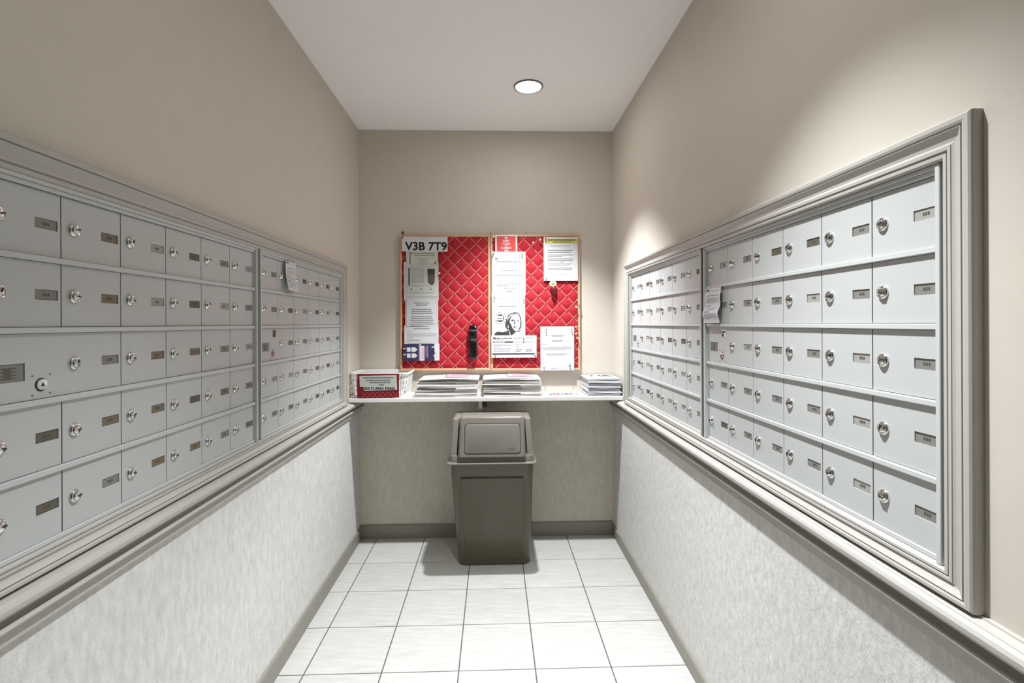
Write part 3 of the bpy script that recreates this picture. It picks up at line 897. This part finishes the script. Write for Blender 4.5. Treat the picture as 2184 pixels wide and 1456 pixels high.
link('note_paper', p.mb.mesh('note_paper', p.mats, recalc=False), card_o)

# newspapers and magazines: every copy is a thing of its own ------------------------
ORD = ['topmost', 'second from the top', 'third from the top', 'fourth from the top', 'fifth from the top', 'sixth from the top', 'seventh from the top',
       'eighth from the top', 'ninth from the top', 'tenth from the top', 'eleventh from the top', 'twelfth from the top']
def news_mesh(w, d, th, seed, fold=True, bulge=0.0):
    rg = random.Random(seed)
    mb = MB()
    nx = 14
    ph, am = rg.uniform(0, 6), th * .10
    lay = 2
    for l in range(lay):
        z0, z1 = th * l / lay, th * (l + 1) / lay - .0009
        e = rg.uniform(-.004, .004); f = rg.uniform(0, .004)
        rings = []
        for i in range(nx + 1):
            x = -w / 2 + w * i / nx + e * (1 if i in (0, nx) else 0)
            wv = am * math.sin(ph + 5 * i / nx) + bulge * math.sin(PI * i / nx)
            q = []
            for y, zz in ((-d / 2 + f + .004, z0), (-d / 2 + f + .0007, z0 + (z1 - z0) * .3), (-d / 2 + f, (z0 + z1) / 2), (-d / 2 + f + .0007, z0 + (z1 - z0) * .75), (-d / 2 + f + .004, z1), (d / 2, z1), (d / 2, z0)):
                q.append((x, y, zz + wv))
            rings.append(q)
        mb.loft(rings, 0)
        n0 = len(mb.f) - (nx * 7 + 2)
        for k in range(nx):
            for m_ in range(7):
                mb.m[n0 + k * 7 + m_] = 1 if m_ < 4 and (l == 0) and k < 9 else 0
    return mb
def front_page(w, d, th, seed, bulge):
    rg = random.Random(seed)
    mb = MB(); mats = [M['pink'], M['ink_m'], M['ink_dk'], M['sheet']]
    def q(x0, x1, y0, y1, mi, dz=.0008):
        n = 6
        vs = []
        for i in range(n + 1):
            x = x0 + (x1 - x0) * i / n
            wv = th * .10 + bulge * math.sin(PI * (x / w + .5)) + th + dz
            vs += [(x, y0, wv), (x, y1, wv)]
        mb.add(vs, [(2 * i, 2 * i + 2, 2 * i + 3, 2 * i + 1) for i in range(n)], mi)
    q(-.02, w * .40, -d * .32, d * .42, 0)
    for k in range(5): q(-w * .44, -w * .12, d * .40 - k * .026, d * .40 - k * .026 - .008, 1)
    q(-w * .075, -w * .065, -d * .40, d * .40, 2)
    for k in range(6): q(w * .02, w * .34, d * .3 - k * .02, d * .3 - k * .02 - .005, 1, .0012)
    return mb, mats
def stack(label, name, cat, cx, cy, widths, d, th, seed, covers, group, drift=0.0, mag=False):
    rg = random.Random(seed)
    n = len(widths)
    z = ZS + .0006
    for k in range(n):
        w = widths[k]
        top = (k == n - 1)
        dx, rz = rg.uniform(-.005, .005) + drift * k, rg.uniform(-.018, .018) * (0.5 if mag else 1)
        lab = label % ORD[n - 1 - k]
        t = thing(name, lab, cat, (cx + dx, cy + rg.uniform(-.004, .004), z), rz, group)
        bl_ = .008 if (top and not mag) else 0
        mb = news_mesh(w, d, th, seed * 100 + k, True, bl_)
        obj('pages', mb, [M['mag'] if mag else M['news'], M[covers[k % len(covers)]]], t, smooth=True)
        if top and not mag:
            mb, mats = front_page(w, d, th, seed, bl_)
            link('front_page', mb.mesh('front_page', mats), t)
        elif top:
            mb = MB()
            zz = th + .0016
            for a in ((-.055, -.04, .02, .05), (.0, .02, .0, .02), (.02, .055, .01, .05), (.05, .075, .0, .03), (-.01, .01, .03, .05)):
                mb.quad((a[0], a[2], zz), (a[1], a[2], zz), (a[1], a[3], zz), (a[0], a[3], zz))
            link('front_page', mb.mesh('front_page', [M['ink_dk']]), t)
        z += th * 1.22 + .0004 if not mag else th * 1.16 + .0004
stack('folded newspaper, %s in the stack beside the basket', 'newspaper', 'newspaper', -.285, 3.062, [.376, .362, .366, .352, .356, .346, .350], .225, .0124, 11,
      ['news_g', 'news', 'news_g', 'news_d', 'news', 'news_g', 'news_g'], 'newspapers stacked beside the basket', .0022)
stack('folded newspaper, %s in the stack above the waste bin', 'newspaper', 'newspaper', .1155, 3.062, [.354, .342, .350, .338, .346, .336, .340], .225, .0124, 12,
      ['news', 'news_d', 'news', 'news_g', 'news_d', 'news', 'news_g'], 'newspapers stacked under the middle of the boards', -.0015)
stack('grey magazine, %s in the stack by the mailbox frame', 'magazine', 'magazine', .6565, 3.060, [.197] * 7, .228, .0128, 13, ['mag', 'sheet', 'mag', 'mag'], 'magazines at the end of the shelf', 0, True)
M['fly_r'] = mat('leaflet_red', (0.42, 0.06, 0.09, 1), 0.7); M['fly_b'] = mat('leaflet_blue', (0.10, 0.12, 0.26, 1), 0.7)
def f_fly(p, rg):
    for k, (a, b_, m) in enumerate(((.18, .26, 'ink_m'), (.28, .37, 'fly_r'), (.39, .48, 'fly_r'), (.50, .58, 'ink_m'), (.61, .73, 'fly_b'), (.75, .86, 'fly_b'), (.95, 1.0, 'ink_m'))):
        p.bar(a - .12, .40 + .05 * (k % 2), b_ - .12, .88 - .05 * (k % 3), M[m])
    p.para(.1, .9, .1, .3, 2, KL, rg)
fl = sheet('leaflet', 'thin white leaflet with pink and blue print lying between newspapers and magazines', 'leaflet', .428, 3.055, ZS + .0018, .215, .150, M['sheet'], None, 0, 0, None, f_fly)
fl.rotation_euler = (-PI / 2, 0, .02)

# ------------------------------------------------------------------ waste bin
t = thing('waste_bin', 'brown plastic waste bin with a push flap lid under the shelf', 'waste bin', (0, 0, 0))
mb = MB()
def rg3(z, x0, x1, y0, y1, r, n=5): return [(x, y, z) for x, y in rrect(x0, x1, y0, y1, r, n)]
mb.loft([rg3(.0015, -.200, .193, 2.812, 3.05, .04), rg3(.010, -.207, .200, 2.804, 3.056, .045), rg3(.045, -.2095, .2025, 2.800, 3.058, .045),
         rg3(.520, -.2365, .2105, 2.722, 3.082, .040), rg3(.526, -.2375, .2115, 2.718, 3.084, .040), rg3(.606, -.2400, .2145, 2.708, 3.088, .040)])
# proud front panel with rounded edges
def pan(z, x0, x1, y): return [(x0, y + .02, z), (x0 + .002, y + .003, z), (x0 + .008, y, z), (x1 - .008, y, z), (x1 - .002, y + .003, z), (x1, y + .02, z)]
mb.loft([pan(.035, -.165, .150, 2.7965), pan(.045, -.166, .151, 2.7890), pan(.515, -.186, .158, 2.7120), pan(.523, -.186, .158, 2.722)])
obj('bin_body', mb, M['bin'], t, smooth=True)
mb = MB()
mb.loft([rg3(.602, -.2480, .2185, 2.690, 3.100, .034), rg3(.6025, -.2560, .2265, 2.675, 3.106, .036), rg3(.606, -.2570, .2275, 2.673, 3.107, .036), rg3(.6085, -.2540, .2245, 2.677, 3.104, .036), rg3(.6095, -.2480, .2185, 2.698, 3.100, .030),
         rg3(.640, -.2450, .2155, 2.702, 3.096, .028), rg3(.6445, -.2410, .2115, 2.706, 3.092, .026), rg3(.6455, -.2330, .2060, 2.758, 3.078, .022),
         rg3(.818, -.2280, .2020, 2.806, 3.015, .014), rg3(.827, -.2255, .1995, 2.809, 3.008, .014), rg3(.831, -.2190, .1930, 2.817, 3.000, .012)])
for a_, b_ in (((-.2395, -.2045), (-.2290, -.1955)), ((.1765, .2105), (.1690, .2005))):
    mb.loft([rg3(.640, a_[0], a_[1], 2.709, 2.90, .007), rg3(.8175, b_[0], b_[1], 2.7680, 2.93, .007), rg3(.826, b_[0], b_[1], 2.7720, 2.92, .007), rg3(.8300, b_[0] + .004, b_[1] - .003, 2.7790, 2.915, .006)])
obj('lid', mb, M['bin_lid_lit'], t, smooth=True)
mb = MB()
mb.loft([rg3(.638, -.196, .1690, 2.684, 3.086, .012), rg3(.644, -.197, .1700, 2.682, 3.084, .014), rg3(.832, -.1880, .1620, 2.7455, 2.905, .014), rg3(.8385, -.1860, .1600, 2.7475, 2.900, .014),
         rg3(.8425, -.1815, .1555, 2.7520, 2.894, .012), rg3(.8440, -.1740, .1480, 2.7600, 2.886, .010)])
obj('hood', mb, M['bin_lid_lit'], t, smooth=True)
fy = lambda z: 2.682 + (z - .644) * (2.7455 - 2.682) / (.832 - .644)
def flap_ring(x0, x1, z0, z1, r, off, n=5): return [(x, fy(z) - off, z) for x, z in rrect(x0, x1, z0, z1, r, n)]
mb = MB()
mb.loft([flap_ring(-.1625, .1415, .655, .810, .016, -.002), flap_ring(-.1625, .1415, .655, .810, .016, .0006)])
obj('flap_gap_shade', mb, M['bin_gap_shade'], t)  # solid near-black plate painted as the shade in the groove round the flap
mb = MB()
mb.loft([flap_ring(-.1590, .1380, .6585, .8065, .014, -.001), flap_ring(-.1590, .1380, .6585, .8065, .014, .0022), flap_ring(-.1550, .1340, .6625, .8025, .012, .0040)])
fo = obj('flap', mb, M['bin_lid_lit'], t, smooth=True)
mb = MB()
for k, (a, b_) in enumerate(((.075, .105), (.068, .115), (.078, .108))):
    z = .676 + .006 * k
    mb.loft([[(x, fy(z_) - o_, z_) for x, z_ in ((a, z), (b_, z), (b_, z + .0022), (a, z + .0022))] for o_ in (.0038, .0052)])
obj('embossed_mark', mb, M['bin_lid_lit'], fo)

# ------------------------------------------------------------------ slips of paper tucked into mailbox doors
def f_slip(p, rg):
    p.bar(.06, .045, .26, .085, KD); p.line(.45, .9, .10, .012, KL, rg)
    p.bar(.15, .215, .90, .232, KM)
    p.para(.12, .90, .28, .45, 4, KL, rg, .35, .7); p.bar(.10, .50, .40, .522, KM); p.para(.12, .90, .55, .64, 2, KL, rg, .35, .8)
    p.bar(.10, .67, .42, .69, KM); p.para(.12, .88, .72, .90, 4, KL, rg, .35, .5)
s1 = sheet('notice', 'narrow white notice tucked behind the top frame of the mailboxes beside the basket', 'notice', XL + .012, 2.086, 1.5535, .100, .118, M['sheet'],
           lambda X, Z: -.004 - .010 * math.cos(PI * (Z / .118 + .5)) * (.5 - Z / .118) , L90, 0, None, f_slip)
def wv(X, Z):
    s_ = .5 - Z / .122
    return -.001 - .012 * math.sin(2.3 * PI * s_ * .9) ** 2 * s_ - .006 * s_
s2 = sheet('notice', 'curled white notice hanging from a door of the bright mailbox bank', 'notice', XR - .004, 1.7075, 1.415, .120, .122, M['sheet'], wv, R90, 0, None, f_slip)
